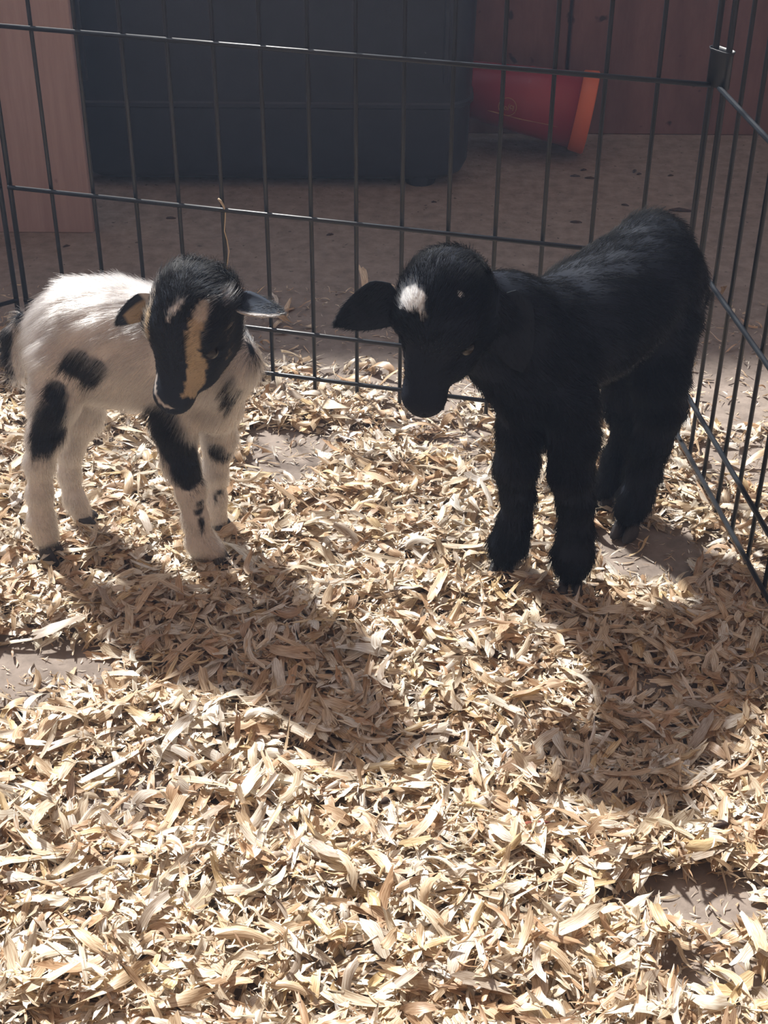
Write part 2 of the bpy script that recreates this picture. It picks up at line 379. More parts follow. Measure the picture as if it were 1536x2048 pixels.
class Head:
    """local frame: x lateral (the animal's left), y towards the nose, z out of the forehead"""
    def __init__(s, c, nose, face_dir, scale=1.0):
        s.c = np.array(c); s.y = np.array(nose) - s.c; s.L = np.linalg.norm(s.y); s.y /= s.L
        z = np.array(face_dir, float); z -= s.y * (z @ s.y); s.z = z / np.linalg.norm(z); s.x = np.cross(s.y, s.z); s.k = scale
    def p(s, x, y, z): return s.c + (s.x * x + s.y * y + s.z * z) * s.k
    def d(s, x, y, z): return s.x * x + s.y * y + s.z * z
    def loc(s, P): q = np.asarray(P) - s.c; return np.stack([q @ s.x, q @ s.y, q @ s.z], -1) / s.k
def add_head(B, h, L):
    A = [h.x, h.y, h.z]; k = h.k
    B.ell(h.p(0, -.003, .000), A, (.0265 * k, .029 * k, .0275 * k), .010)         # cranium
    B.ell(h.p(0, .006, .009), A, (.020 * k, .018 * k, .016 * k), .008)            # forehead
    B.cone(h.p(0, .012, .004), h.p(0, L - .013, .0005), .0185 * k, .0105 * k, .008)     # bridge of the nose
    B.ell(h.p(0, L - .011, -.001), A, (.0125 * k, .0120 * k, .0115 * k), .006)      # muzzle
    B.cone(h.p(0, -.002, -.016), h.p(0, L - .016, -.010), .0165 * k, .0075 * k, .007)   # jaw
    for sx in (-1, 1):
        B.ell(h.p(sx * .011, .010, -.011), A, (.0145 * k, .017 * k, .015 * k), .007)   # cheek
        B.ell(h.p(sx * .0085, .026, -.010), A, (.0115 * k, .015 * k, .0125 * k), .007)  # full lower cheek
        B.ell(h.p(sx * .0165, .009, .012), A, (.0075 * k, .009 * k, .0065 * k), .005)  # brow
        B.cut(h.p(sx * .028, .0165, .006), h.p(sx * .0215, .0165, .0055), .0040 * k, .0026 * k, .004)    # eye socket
        B.cut(h.p(sx * .0062, L + .002, .006), h.p(sx * .0042, L - .004, .0040), .0024 * k, .0010 * k, .002)   # nostril
    B.cut(h.p(-.012, L - .004, -.0085), h.p(.012, L - .004, -.0085), .0012 * k, .0012 * k, .002)         # mouth line
def ear_mesh(base, tip, nrm, width, cup=.35, droop=.0, thick=.0011, n=12, m=8):
    """a leaf shaped, cupped ear with real thickness; returns verts, faces, and (t,s) per vertex"""
    base, tip = np.array(base), np.array(tip); ax = tip - base; L = np.linalg.norm(ax); ax /= L
    nz = np.array(nrm, float); nz -= ax * (nz @ ax); nz /= np.linalg.norm(nz); sd = np.cross(ax, nz)
    V = []; uvs = []
    for side in (1, -1):
        for i in range(n + 1):
            t = i / n; w = width * .5 * (.78 + .60 * t) * max(0, 1 - t) ** .72 * 1.28 * (.55 + .45 * math.sin(min(1, t / .28) * math.pi / 2)) + .0005
            for j in range(m + 1):
                s_ = -1 + 2 * j / m
                fold = cup * (1.2 - .8 * t)
                a = s_ * fold * 1.3
                p = base + ax * L * t + sd * w * (math.sin(a) / max(1e-3, math.sin(fold * 1.3)) if fold > .05 else s_) + nz * (-w * (math.cos(a) - 1) * 1.2 * (1 if True else 0)) + np.array([0, 0, -1]) * droop * L * t * t
                V.append(p - nz * thick * (0 if side == 1 else 1) * (1 - .0 * t)); uvs.append((t, s_, side))
    Fc = []; K = (n + 1) * (m + 1)
    for i in range(n):
        for j in range(m):
            a = i * (m + 1) + j; Fc.append((a, a + 1, a + m + 2, a + m + 1)); Fc.append((K + a, K + a + m + 1, K + a + m + 2, K + a + 1))
    ring = [j for j in range(m + 1)] + [i * (m + 1) + m for i in range(1, n + 1)] + [n * (m + 1) + j for j in range(m - 1, -1, -1)] + [i * (m + 1) for i in range(n - 1, 0, -1)]
    for a, b_ in zip(ring, ring[1:] + ring[:1]): Fc.append((a, K + a, K + b_, b_))
    return V, Fc, uvs
def set_tint(me, C):
    a = me.color_attributes.new('tint', 'FLOAT_COLOR', 'POINT'); a.data.foreach_set('color', np.c_[C, np.ones(len(C))].astype(np.float32).ravel())
WAVES = [(rng.normal(size=3) * f_, rng.uniform(0, 6.28), rng.normal(size=3)) for f_ in (60, 60, 110, 110, 180, 180, 260, 260, 380, 380)]
def wob(P):
    o_ = np.zeros(P.shape)
    for k_, ph, d in WAVES: o_ += np.sin(P @ k_ + ph)[:, None] * d
    return o_ / len(WAVES) ** .5
def sample(V, Q, n):
    T = np.concatenate([Q[:, [0, 1, 2]], Q[:, [0, 2, 3]]]); a, b_, c = V[T[:, 0]], V[T[:, 1]], V[T[:, 2]]
    cr = np.cross(b_ - a, c - a); ar = np.linalg.norm(cr, axis=1); pick = rng.choice(len(T), n, p=ar / ar.sum())
    r1, r2 = np.sqrt(rng.random(n)), rng.random(n); w = np.stack([1 - r1, r1 * (1 - r2), r1 * r2], -1)[:, :, None]
    return (w * np.stack([a[pick], b_[pick], c[pick]], 1)).sum(1), (cr / (ar[:, None] + 1e-20))[pick]
def fur_tint(c):
    """coat colour to hair pigment colour: black hairs carry far more pigment than their skin tint shows"""
    l = c.max(1, keepdims=True); k = np.clip((l - .06) / .35, 0, 1); return c * (.02 * (1 - k) + np.array([.35, .37, .40]) * k)
def fur(name, roots, nrm, flow, length, color, parent, lift, rad=.00013, seg=5):
    n = len(roots); fl = flow - nrm * (flow * nrm).sum(1, keepdims=True); fl /= np.linalg.norm(fl, axis=1, keepdims=True) + 1e-9
    w = wob(roots) * .22 + rng.normal(size=(n, 3)) * .13
    t = np.linspace(0, 1, seg)[None, :, None]; lf = lift[:, None, None] if hasattr(lift, '__len__') else lift
    d0 = nrm[:, None] * lf + fl[:, None] * (1 - lf * .4)
    P = roots[:, None] - nrm[:, None] * .0006 + length[:, None, None] * (d0 * t + (fl[:, None] * .35 - nrm[:, None] * lf * .45 + np.array([0, 0, -.12])) * t ** 2 + w[:, None] * t ** 1.3)
    hc = bpy.data.hair_curves.new(name); hc.add_curves([seg] * n)
    hc.position_data.foreach_set('vector', P.astype(np.float32).ravel())
    ra = hc.attributes.get('radius') or hc.attributes.new('radius', 'FLOAT', 'POINT')
    ra.data.foreach_set('value', np.tile(np.linspace(1, .25, seg) ** .8 * rad, n).astype(np.float32))
    ca = hc.attributes.new('tint', 'FLOAT_COLOR', 'CURVE'); ca.data.foreach_set('color', np.c_[fur_tint(color), np.ones(n)].astype(np.float32).ravel())
    hc.materials.append(M['black_fur' if 'black' in (parent.name + (parent.parent.name if parent.parent else '')) else 'fur']); o = bpy.data.objects.new(name, hc); COL.objects.link(o); o.parent = parent; tag(o, kind='stuff'); return o
def sph_part(name, c, r, m, parent, sq=(1, 1, 1), ax=None, seg=16):
    V, Fc = [], []; A = np.array(ax) if ax is not None else np.eye(3)
    for i in range(1, seg // 2):
        th = math.pi * i / (seg // 2)
        for j in range(seg):
            ph = 2 * math.pi * j / seg; q = np.array([math.sin(th) * math.cos(ph) * sq[0], math.sin(th) * math.sin(ph) * sq[1], math.cos(th) * sq[2]]) * r; V.append(c + q @ A)
    nr = seg // 2 - 1; V.append(c + np.array([0, 0, r * sq[2]]) @ A); V.append(c - np.array([0, 0, r * sq[2]]) @ A); t_, b_ = len(V) - 2, len(V) - 1
    for i in range(nr - 1):
        for j in range(seg): a, b2 = i * seg + j, i * seg + (j + 1) % seg; Fc.append((a, a + seg, b2 + seg, b2))
    for j in range(seg): Fc.append((t_, j, (j + 1) % seg)); Fc.append((b_, (nr - 1) * seg + (j + 1) % seg, (nr - 1) * seg + j))
    return link(name, mesh(name, V, Fc), m, parent, True)
def hoof(c, toe, parent, r=.0095, h=.013, zb=.003):
    """two claws side by side with a cleft, wider at the sole"""
    c = np.array(c); toe = np.array(toe, float); toe[2] = 0; toe /= np.linalg.norm(toe); sd = np.array([-toe[1], toe[0], 0]); parts = []
    for s_ in (-1, 1):
        rings = []
        for z, g, sh in ((0, 1.0, .0020), (.003, 1.0, .0016), (h * .6, .82, .0004), (h, .6, -.001)):
            P = []
            for k in range(14):
                a = 2 * math.pi * k / 14; P.append(tuple(np.array([c[0], c[1], zb]) + sd * s_ * r * .47 + toe * (math.cos(a) * r * .98 * g * (1.12 if math.cos(a) > 0 else .9) + sh) + sd * math.sin(a) * r * .46 * g + np.array([0, 0, z])))
            rings.append(P)
        parts.append(loft(rings))
    return link('hoof', mesh('hoof', *merge(*parts)), M['hoof'], parent, True)

BLK = np.array([.020, .027, .040]); WHT = np.array([.76, .715, .685]); TAN = np.array([.52, .41, .28])
def blob(P, spots):
    """how much each point lies inside soft coat patches: (centre, radius)"""
    o_ = np.zeros(len(P))
    for c, r in spots: o_ = np.maximum(o_, np.clip((r * 1.12 - np.linalg.norm(P - c, axis=1)) / (r * .24), 0, 1))
    return o_

# ================= the white kid
B = Body()
wt = lambda u, v, y, r: W(u, v, y, r)
# torso
rump, chest = wt(118, 668, .925, 70), wt(430, 705, .897, 72)
B.chain([wt(112, 668, .925, 62), wt(165, 660, .922, 92), wt(240, 672, .915, 104), wt(320, 690, .908, 100), wt(400, 705, .900, 92)], .012)
B.chain([wt(400, 720, .90, 88), wt(468, 722, .893, 50)], .012)      # breast towards the right
B.cone(wt(355, 655, .905, 60)[0], wt(408, 620, .885, 60)[0], .021, .019, .012)    # neck
B.chain([wt(170, 735, .915, 62), wt(300, 755, .907, 66)], .014)
B.chain([wt(440, 740, .893, 62), wt(432, 820, .90, 48)], .012)
# hind legs: thigh, hock behind, shank
def leg(pts, k=.007): B.chain([wt(*p) for p in pts], k)
leg([(118, 715, .905, 62), (112, 790, .897, 46), (92, 868, .897, 33), (78, 925, .896, 25), (80, 985, .896, 22), (82, 1040, .895, 24), (90, 1068, .894, 26)])
leg([(160, 740, .935, 58), (165, 830, .938, 36), (140, 895, .940, 25), (138, 945, .940, 19), (150, 1000, .936, 19), (165, 1030, .934, 20)])
leg([(352, 760, .895, 60), (348, 850, .893, 42), (362, 930, .892, 32), (382, 985, .890, 26), (392, 1040, .888, 23), (402, 1085, .886, 27), (425, 1100, .885, 24)])
leg([(430, 800, .915, 44), (438, 880, .922, 31), (430, 945, .924, 23), (432, 1000, .926, 19), (436, 1040, .926, 20)])
leg([(45, 640, .94, 16), (28, 672, .945, 17), (28, 715, .943, 17), (38, 752, .94, 10)], .006)      # tail
hw = Head(W(388, 634, .868)[0], W(338, 824, .838)[0], ORI - W(388, 634, .868)[0] + np.array([-.50, 0, .05]), 1.10)
LW = hw.L / hw.k; HWB = Body(); add_head(HWB, hw, LW)
add_head(B, hw, LW)
white = empty('white_kid_goat', (-.19, .91, 0)); TX = wt(26, 690, .945, 0)[0][0]
tag(white, 'small white kid goat with black patches and tan-striped dark face, standing with lowered head', 'goat')
DARK = [B.hit(*q) for q in ((110, 780, 20), (112, 805, 26), (108, 835, 32), (95, 865, 36), (84, 890, 28), (68, 905, 12), (122, 850, 26),
    (160, 732, 30), (188, 738, 26), (178, 752, 24), (150, 718, 18), (322, 800, 36), (318, 840, 36), (335, 875, 40), (352, 905, 40), (370, 930, 36), (390, 950, 30), (400, 925, 30), (380, 965, 18), (330, 775, 24),
    (435, 905, 26), (448, 915, 20), (494, 672, 16), (500, 700, 14), (472, 790, 22), (466, 765, 15), (462, 812, 12),
    (398, 1030, 10), (402, 1050, 10), (396, 1012, 8), (441, 985, 10), (430, 1000, 6), 
    (38, 640, 18), (14, 672, 16), (8, 700, 18), (10, 728, 18), (22, 755, 16))]
DARK = [d for d in DARK if d[0][0] < 5]
DARK += [wt(20, 690, .958, 22), wt(18, 740, .955, 20), wt(262, 848, .93, 14)]
LIPU = np.interp(np.linspace(0, 7, 34), range(8), [313, 310, 310, 312, 317, 324, 333, 344]); LIPV = np.interp(np.linspace(0, 7, 34), range(8), [748, 764, 779, 791, 801, 809, 815, 818])
LIP = [q for q in (B.hit(a_, b_, 2.4) for a_, b_ in zip(LIPU, LIPV)) if q[0][0] < 5]
TUFT = [B.hit(*q) for q in ((345, 620, 9), (352, 607, 9), (362, 598, 8), (338, 636, 6), (450, 580, 10), (453, 592, 11), (456, 604, 8))]
EYESPOT = [B.hit(*q) for q in ((452, 662, 6), (456, 676, 5), (460, 700, 4), (456, 712, 4))]
def white_color(P):
    c = np.tile(WHT, (len(P), 1)) * (1 + .05 * wob(P)[:, :1]); c = c * np.array([1, .985, .965])
    d = blob(P + wob(P) * .0022, DARK)[:, None]; c = c * (1 - d) + BLK * d
    q = hw.loc(P + wob(P) * .0006); x, y, z = q.T
    inhead = (HWB.ev(P) < .0035) & (np.abs(x) < .034) & (y > -.034) & (y < LW + .01) & (z > -.032) & (z < .04)
    face = inhead & ((z > -.013 - .25 * np.clip(y, 0, .06)) | (y < -.006))
    face &= (np.linalg.norm(q, axis=1) < .036) | (y > .0)
    face |= inhead & (y > .022) & (z > -.021) & (np.abs(x) < .017)
    face |= inhead & (x < .004) & (y > -.006) & (y < .046) & (z > -.0215 + .10 * np.clip(y - .015, 0, .05))
    c[(P[:, 0] < TX) & (P[:, 1] > .925)] = BLK
    c[face] = BLK * 1.15
    # pale stripes from the brow to the muzzle, one each side
    cx = np.where(x > 0, .0188, .0150) - .06 * np.clip(y, 0, .05); wd = np.interp(y, [-.012, -.006, .01, .03, .045], [.001, .0036, .0036, .0028, .0022]) * np.where(x > 0, .7, 1)
    st = face & (np.abs(np.abs(x) - cx) < wd) & (y > -.012) & (y < LW - .012) & (z > -.004)
    c[st] = TAN * (1.0 + .10 * wob(P)[st][:, :1])
    hi = st & (y < .002); c[hi] = TAN * .5 + WHT * .5
    for (tc, tr) in TUFT:
        dd = np.clip((tr * 1.15 - np.linalg.norm(P + wob(P) * .0016 - tc, axis=1)) / (tr * .35), 0, 1)[:, None]; c = c * (1 - dd) + WHT * 1.15 * dd
    for (tc, tr) in EYESPOT:
        dd = np.clip((tr * 1.15 - np.linalg.norm(P + wob(P) * .0010 - tc, axis=1)) / (tr * .4), 0, 1)[:, None]; c = c * (1 - dd) + TAN * .75 * dd
    lip = inhead & (((x > .0078) & (y > .026) & (y < LW - .002) & (z < .001)) | ((y > LW - .009) & (z < -.004) & (x > -.004))); c[lip] = WHT * .75
    for (tc, tr) in LIP: c[np.linalg.norm(P - tc, axis=1) < max(tr, .0013)] = WHT * .8
    return np.clip(c, .004, 1)
hwsign = 1
def build_goat(B, root, colf, nh, body_axis, head, LH, flen, hoofs, ears, ear_cols, eyes=True, lifts=(.38, .5), hoof_r=.0095):
    V, Q = B.skin(.0024); off = np.array(root.location)
    C = colf(V)
    me = fast_mesh('body', V - off, Q); set_tint(me, C * .8); body = link('body', me, M['skin'], root, True)
    R, _ = sample(V, Q, nh); Nn = B.normal(R); CC = colf(R)
    q = head.loc(R); HB = Body(); add_head(HB, head, LH); inh = (HB.ev(R) < .0018) & (q[:, 2] > -.034 + .2 * np.clip(-q[:, 1], 0, .03))
    ln = flen(R, q, inh)
    flow = np.tile(np.array(body_axis, float), (nh, 1)); 
    low = np.clip((.13 - R[:, 2]) / .04, 0, 1)[:, None]; flow = flow * (1 - low) + np.array([0, 0, -1.0]) * low
    side = np.clip(1 - Nn[:, 2:3], 0, 1); flow = flow + np.array([0, 0, -1.0]) * side * .7
    hf = np.clip(q[:, :1] / .014, -1, 1) * head.x * .55 - head.y * .75 + wob(R * .6) * .12; flow = np.where(inh[:, None], hf, flow); flow = flow + Nn * .0
    lift = np.where(inh, lifts[1], lifts[0]) + rng.normal(size=nh) * .06
    keep = np.ones(nh, bool)
    fur('coat', R - off, Nn, flow, ln, CC * np.clip(1 + rng.normal(size=(nh, 1)) * .2, .5, 1.4), root, lift)
    for (c, toe) in hoofs: hoof(np.array(c) - off, toe, root, hoof_r)
    # eyes: dark wet balls set in the sockets, with a lid of skin above
    if eyes:
        for sx in (-1, 1):
            c = head.p(sx * .0190, .0165, .0058); ey = sph_part('eye', c - off, .0050 * head.k, M['eye'], root, (1, 1, 1), [head.x, head.y, head.z])
    for i, (base, tip, nrm, wd, cup_, dr) in enumerate(ears):
        v, f, uvs = ear_mesh(base, tip, nrm, wd, cup_, dr); v = np.array(v); em = mesh('ear', v - off, f)
        C2 = np.array([ear_cols(i, *u) for u in uvs]); set_tint(em, C2); eo = link('ear', em, M['skin'], root, True)
        K = len(v) // 2; n = 2400; ii = rng.integers(0, 12 * 8, n); fi = [f[2 * k_ + (r_ % 2)] for k_, r_ in zip(ii, rng.integers(0, 2, n))]
        fi = np.array(fi); w = rng.dirichlet((1, 1, 1, 1), n)[:, :, None]; R2 = (v[fi] * w).sum(1)
        n2 = np.cross(v[fi[:, 1]] - v[fi[:, 0]], v[fi[:, 3]] - v[fi[:, 0]]); n2 /= np.linalg.norm(n2, axis=1, keepdims=True) + 1e-12
        cc = np.array([C2[k_[0]] for k_ in fi]); fl2 = np.tile(np.array(tip) - np.array(base), (n, 1))
        fo = fur('ear_hair', R2 - off, n2, fl2, rng.uniform(.002, .0042, n), cc, eo, .3)
    return body
ewl = (W(312, 600, .872)[0], W(233, 634, .880)[0]); ewr = (W(470, 606, .866)[0], W(560, 626, .858)[0])
def ecw(i, t, s_, side):
    if i == 0:
        if t < .22: return WHT * .75
        return BLK if (side == -1 or s_ > .45 or t > .82) else TAN * .62
    return WHT * .62 if (s_ > .72 and t > .15) or t > .93 else BLK * 1.6
def flw(R, q, inh):
    n = len(R); l = np.interp(R[:, 2], [.02, .07, .12, .17, .22], [.0055, .0060, .0080, .0100, .0110]) * rng.uniform(.7, 1.15, n)
    hl = np.interp(q[:, 1], [-.03, -.01, .01, .03, .05], [.0105, .0095, .0050, .0030, .0016]) * rng.uniform(.7, 1.15, n); return np.where(inh, hl, l)
H_W = [(wt(98, 1075, .893, 0)[0], (.8, -.6, 0)), (wt(172, 1025, .933, 0)[0], (1, -.1, 0)), (wt(432, 1090, .884, 0)[0], (.9, -.4, 0)), (wt(440, 1035, .925, 0)[0], (.7, -.5, 0))]
build_goat(B, white, white_color, 95000, np.array([-.85, .12, -.35]), hw, LW, flw, H_W,
           [(ewl[0], ewl[1], hw.z * 1.0 + np.array([0, 0, -.6]), .018, .5, .14), (ewr[0], ewr[1], hw.z * .4 + np.array([0, -.1, .9]), .019, .6, -.02)], ecw)

# ================= the black kid
B = Body()
B.chain([wt(1300, 558, .952, 100), wt(1250, 588, .940, 112), wt(1180, 640, .918, 116), wt(1110, 680, .897, 112), (wt(1070, 705, .885, 98))], .012)
B.cone(*[wt(1302, 505, .965, 0)[0], wt(1315, 560, .968, 0)[0]], .028, .034, .012)
B.chain([wt(1070, 720, .88, 92), wt(1055, 770, .872, 70)], .012)
B.chain([wt(1085, 640, .885, 78), wt(1010, 625, .868, 72), wt(950, 615, .852, 66)], .014)      # neck
B.chain([wt(955, 690, .862, 52), wt(1010, 730, .872, 66)], .012)
leg([(1045, 800, .872, 56), (1042, 870, .874, 44), (1032, 930, .875, 40), (1036, 990, .876, 30), (1030, 1045, .877, 29), (1018, 1085, .876, 34), (1008, 1098, .874, 30)])
leg([(1140, 800, .862, 60), (1148, 880, .861, 48), (1140, 945, .859, 42), (1152, 1005, .858, 33), (1150, 1065, .857, 31), (1146, 1110, .856, 36), (1144, 1130, .854, 32)])
leg([(1320, 650, .945, 82), (1318, 745, .938, 58), (1322, 815, .942, 46), (1300, 885, .942, 37), (1286, 945, .940, 31), (1272, 995, .937, 30), (1260, 1020, .934, 29)])
leg([(1250, 700, .962, 66), (1255, 800, .966, 44), (1262, 865, .972, 34), (1238, 915, .972, 28), (1222, 955, .970, 24), (1210, 975, .968, 24)])
leg([(1385, 560, .985, 18), (1398, 590, .99, 16), (1396, 640, .992, 10)], .008)      # tail
hb = Head(W(890, 612, .842)[0], W(838, 830, .822)[0], ORI - W(890, 612, .842)[0] + np.array([-.36, 0, .02]), 1.16)
LB = hb.L / hb.k
add_head(B, hb, LB)
black = empty('black_kid_goat', (.15, .91, 0))
tag(black, 'fluffy black kid goat with a white tuft on its forehead, standing beside the pen side', 'goat')
WSP = [B.hit(*q) for q in ((812, 585, 18), (826, 580, 16), (838, 590, 14), (805, 603, 15), (822, 605, 18), (838, 612, 12), (842, 630, 7), (800, 615, 9), (921, 586, 5), (925, 594, 3))]
def black_color(P):
    c = np.tile(BLK * np.array([.55, .58, .68]), (len(P), 1)); c *= 1 + .05 * wob(P)[:, :1]
    d = blob(P + wob(P) * .0012, WSP)[:, None]; c = c * (1 - d) + np.array([.85, .86, .88]) * d
    return np.clip(c, .0015, 1)
def flb(R, q, inh):
    n = len(R); l = np.interp(R[:, 2], [.02, .07, .12, .17, .25], [.0080, .0085, .0085, .0075, .0070]) * rng.uniform(.6, 1.2, n)
    hl = np.interp(q[:, 1], [-.03, -.01, .01, .03, .05], [.0070, .0070, .0060, .0035, .0018]) * rng.uniform(.7, 1.15, n); return np.where(inh, hl, l)
H_B = [(wt(1005, 1098, .872, 0)[0], (-.35, -.9, 0)), (wt(1144, 1138, .852, 0)[0], (-.1, -1, 0)), (wt(1256, 1028, .932, 0)[0], (-.5, -.8, 0)), (wt(1207, 975, .966, 0)[0], (-.6, -.6, 0))]
ebl = (W(795, 590, .842)[0], W(674, 648, .846)[0]); ebr = (W(1000, 590, .846)[0], W(1045, 745, .832)[0])
build_goat(B, black, black_color, 90000, np.array([.75, .45, -.25]), hb, LB, flb, H_B,
           [(ebl[0], ebl[1], hb.z + np.array([0, 0, -.3]), .031, .5, .0), (ebr[0], ebr[1], np.array([.25, -1, .25]), .036, .4, .0)], lambda i, t, s_, side: BLK * .6, hoof_r=.0108)

# ---------------------------------------------------------------- wood shavings
BARE = [(70, 1335, 130, 50, 1), (30, 1400, 60, 60, .6), (575, 915, 85, 48, .95), (870, 852, 90, 40, .65), (1290, 1110, 95, 50, 1), (1385, 1800, 110, 42, .95), (1450, 1850, 80, 40, .8), (1330, 1400, 70, 60, .5),
        (1430, 1965, 80, 40, .8), (700, 1960, 60, 35, .7), (250, 1600, 70, 45, .7), (215, 905, 60, 30, .6), (960, 930, 40, 25, .6), (930, 900, 60, 40, .5), (1275, 1370, 50, 50, .5), (170, 1170, 60, 20, .4), (715, 730, 60, 25, .5)]
def project(P):
    x, y, z = P[:, 0], P[:, 1], P[:, 2] - CAM_H; d = y * CP - z * SP; u = y * SP + z * CP; X = x / d * F_PX; Y = -u / d * F_PX
    return 768 + CR * X - SR * Y, 1024 + SR * X + CR * Y
BW = []
for u, v, ru, rv, s_ in BARE:
    c = on_z(u, v); a = on_z(u + ru, v); b_ = on_z(u, v + rv); BW.append((c[0], c[1], abs(a[0] - c[0]) * 1.35, abs(b_[1] - c[1]) * 1.35, min(1, s_ * 1.1)))
def density(x, y):
    P = np.stack([x, y, 0 * x], -1); n_ = (wob(P * .35)[:, 0] * .5 + wob(P)[:, 1] * .35)
    d = np.ones(len(x))
    back = (y - (cornerR[1] + (cornerR[0] - x) * math.tan(AA)))            # beyond the back panel
    d = np.where(back > -.01, np.clip(.70 - back / .10 + n_ * .4, 0, 1) * .75 + .012 * (back < .3), d)
    right = ((x - startR[0]) * math.cos(BB) + (y - startR[1]) * math.sin(BB))      # beyond the side panel
    rr_ = np.clip(.60 - right / .20 + n_ * .35 - np.clip((y - .98) / .10, 0, 1) * .55, .0, 1); d = np.where((right > .004) & (y < 1.06), np.minimum(rr_, 1), d)
    for cx, cy, rx, ry, s_ in BW:
        q = ((x - cx) / rx) ** 2 + ((y - cy) / ry) ** 2; d = d * (1 - s_ * np.clip(1.6 - q + n_ * .45, 0, 1))
    thin = np.clip((y - .93) / .15, 0, 1) * .30; d = d * (1 - thin)
    return np.clip(d, 0, 1)
def mound(x, y):
    P = np.stack([x, y, 0 * x], -1); return .0035 + .0105 * density(x, y) * (1 + .45 * wob(P * .3)[:, 0] + .25 * wob(P * .8)[:, 1]).clip(.2, 1.9)
PAL = np.array([(.80, .65, .46), (.85, .76, .60), (.88, .83, .73), (.71, .54, .37), (.66, .46, .29), (.80, .64, .38), (.56, .40, .27), (.92, .89, .82), (.56, .49, .41)])
PALW = np.array([.20, .22, .17, .11, .07, .06, .05, .08, .04])
def chips(n, x, y, z, Lr, Wr, nl=7, m=5, curl=1.0, tilt=.25):
    """n curled strips: returns verts (n, nl*3, 3), uv and colour; nl rows of three points"""
    L = rng.uniform(*Lr, n) ** 1.0; L = Lr[0] + (Lr[1] - Lr[0]) * rng.beta(1.5, 3.2, n); Wd = Wr[0] + (Wr[1] - Wr[0]) * rng.beta(1.6, 2.6, n); Wd = np.minimum(Wd, L * .45)
    th = np.abs(rng.normal(0, .75, n)) * curl * np.where(rng.random(n) < .12, 2.2, 1) + .12; bendd = np.where(rng.random(n) < .68, 1, -1)
    side = rng.normal(0, .35, n); tw = rng.normal(0, .5, n)
    t = np.linspace(-.5, .5, nl)[None]; s_ = np.linspace(-1, 1, m)
    Rr = (L / th)[:, None]; ang = th[:, None] * t
    cx = Rr * np.sin(ang); cz = (Rr * (np.cos(ang) - 1)) * bendd[:, None]; cy = side[:, None] * L[:, None] * t ** 2 * 1.2
    prof = np.clip(1 - (np.abs(t) * 2) ** rng.uniform(3, 18, n)[:, None] * np.where(t < 0, rng.uniform(0, .35, (n, 1)), rng.uniform(.05, .95, (n, 1)) ** 1.8), .05, 1) * (1 + rng.normal(0, .07, (n, nl)))
    tang = np.stack([np.cos(ang), 2 * side[:, None] * t * 1.2, -np.sin(ang) * bendd[:, None]], -1); tang /= np.linalg.norm(tang, axis=-1, keepdims=True)
    wv = np.stack([-tang[..., 1], tang[..., 0], 0 * t + np.zeros((n, nl))], -1); nv = np.cross(tang, wv)
    ta = (tw[:, None] * t * 2)[..., None]; wv2 = wv * np.cos(ta) + nv * np.sin(ta); nv2 = -wv * np.sin(ta) + nv * np.cos(ta)
    cen = np.stack([cx, cy, cz], -1); hw_ = (Wd[:, None] * .5 * prof)
    cupv = rng.normal(0, .25, n)[:, None] * hw_
    P = cen[:, :, None] + wv2[:, :, None] * (hw_[..., None] * s_)[..., None] + nv2[:, :, None] * (cupv[..., None] * (1 - s_ ** 2))[..., None]
    rag = np.clip(rng.normal(0, .10, (n, 2, m)) * L[:, None, None], -.005, .005)
    P[:, 0, :, 0] += rag[:, 0]; P[:, -1, :, 0] += rag[:, 1]
    yaw = rng.uniform(0, 2 * np.pi, n); pit = rng.normal(0, tilt, n); rol = rng.normal(0, tilt * 1.3, n)
    P = P.reshape(n, -1, 3)
    c_, s2 = np.cos(rol)[:, None], np.sin(rol)[:, None]; P = np.stack([P[..., 0], P[..., 1] * c_ - P[..., 2] * s2, P[..., 1] * s2 + P[..., 2] * c_], -1)
    c_, s2 = np.cos(pit)[:, None], np.sin(pit)[:, None]; P = np.stack([P[..., 0] * c_ + P[..., 2] * s2, P[..., 1], -P[..., 0] * s2 + P[..., 2] * c_], -1)
    c_, s2 = np.cos(yaw)[:, None], np.sin(yaw)[:, None]; P = np.stack([P[..., 0] * c_ - P[..., 1] * s2, P[..., 0] * s2 + P[..., 1] * c_, P[..., 2]], -1)
    zmin = P[..., 2].min(1); zc = np.maximum(z - .5 * (P[..., 2].max(1) - zmin) * .6, 0.0004) - zmin * 1.0
    zc = np.where(z < .0012, .0005 - zmin, z - .35 * np.abs(zmin)); zc = np.maximum(zc, .0004 - zmin)
    P = P + np.stack([x, y, zc], -1)[:, None]
    uv = np.stack([np.broadcast_to(t[..., None] * L[:, None, None], (n, nl, m)), np.broadcast_to(s_ * .5, (n, nl, m)) * Wd[:, None, None]], -1) + rng.uniform(0, 5, (n, 1, 1, 2))
    col = PAL[rng.choice(len(PAL), n, p=PALW)] * (1 + rng.normal(0, .06, (n, 1))); col = np.clip(col, .05, .93)
    return P, uv.reshape(n, -1, 2), col
def chip_mesh(name, P, uv, col, nl):
    n, k, _ = P.shape; q = []; m = k // nl
    for i in range(nl - 1):
        for j in range(m - 1): a = i * m + j; q.append((a, a + 1, a + m + 1, a + m))
    q = np.array(q); Q = (q[None] + (np.arange(n) * k)[:, None, None]).reshape(-1, 4)
    me = fast_mesh(name, P.reshape(-1, 3), Q)
    set_tint(me, np.repeat(col, k, 0)); ul = me.uv_layers.new(name='UVMap'); ul.data.foreach_set('uv', uv.reshape(-1, 2)[Q.ravel()].astype(np.float32).ravel())
    me.materials.append(M['chip']); me.polygons.foreach_set('use_smooth', np.ones(len(Q), bool)); return me
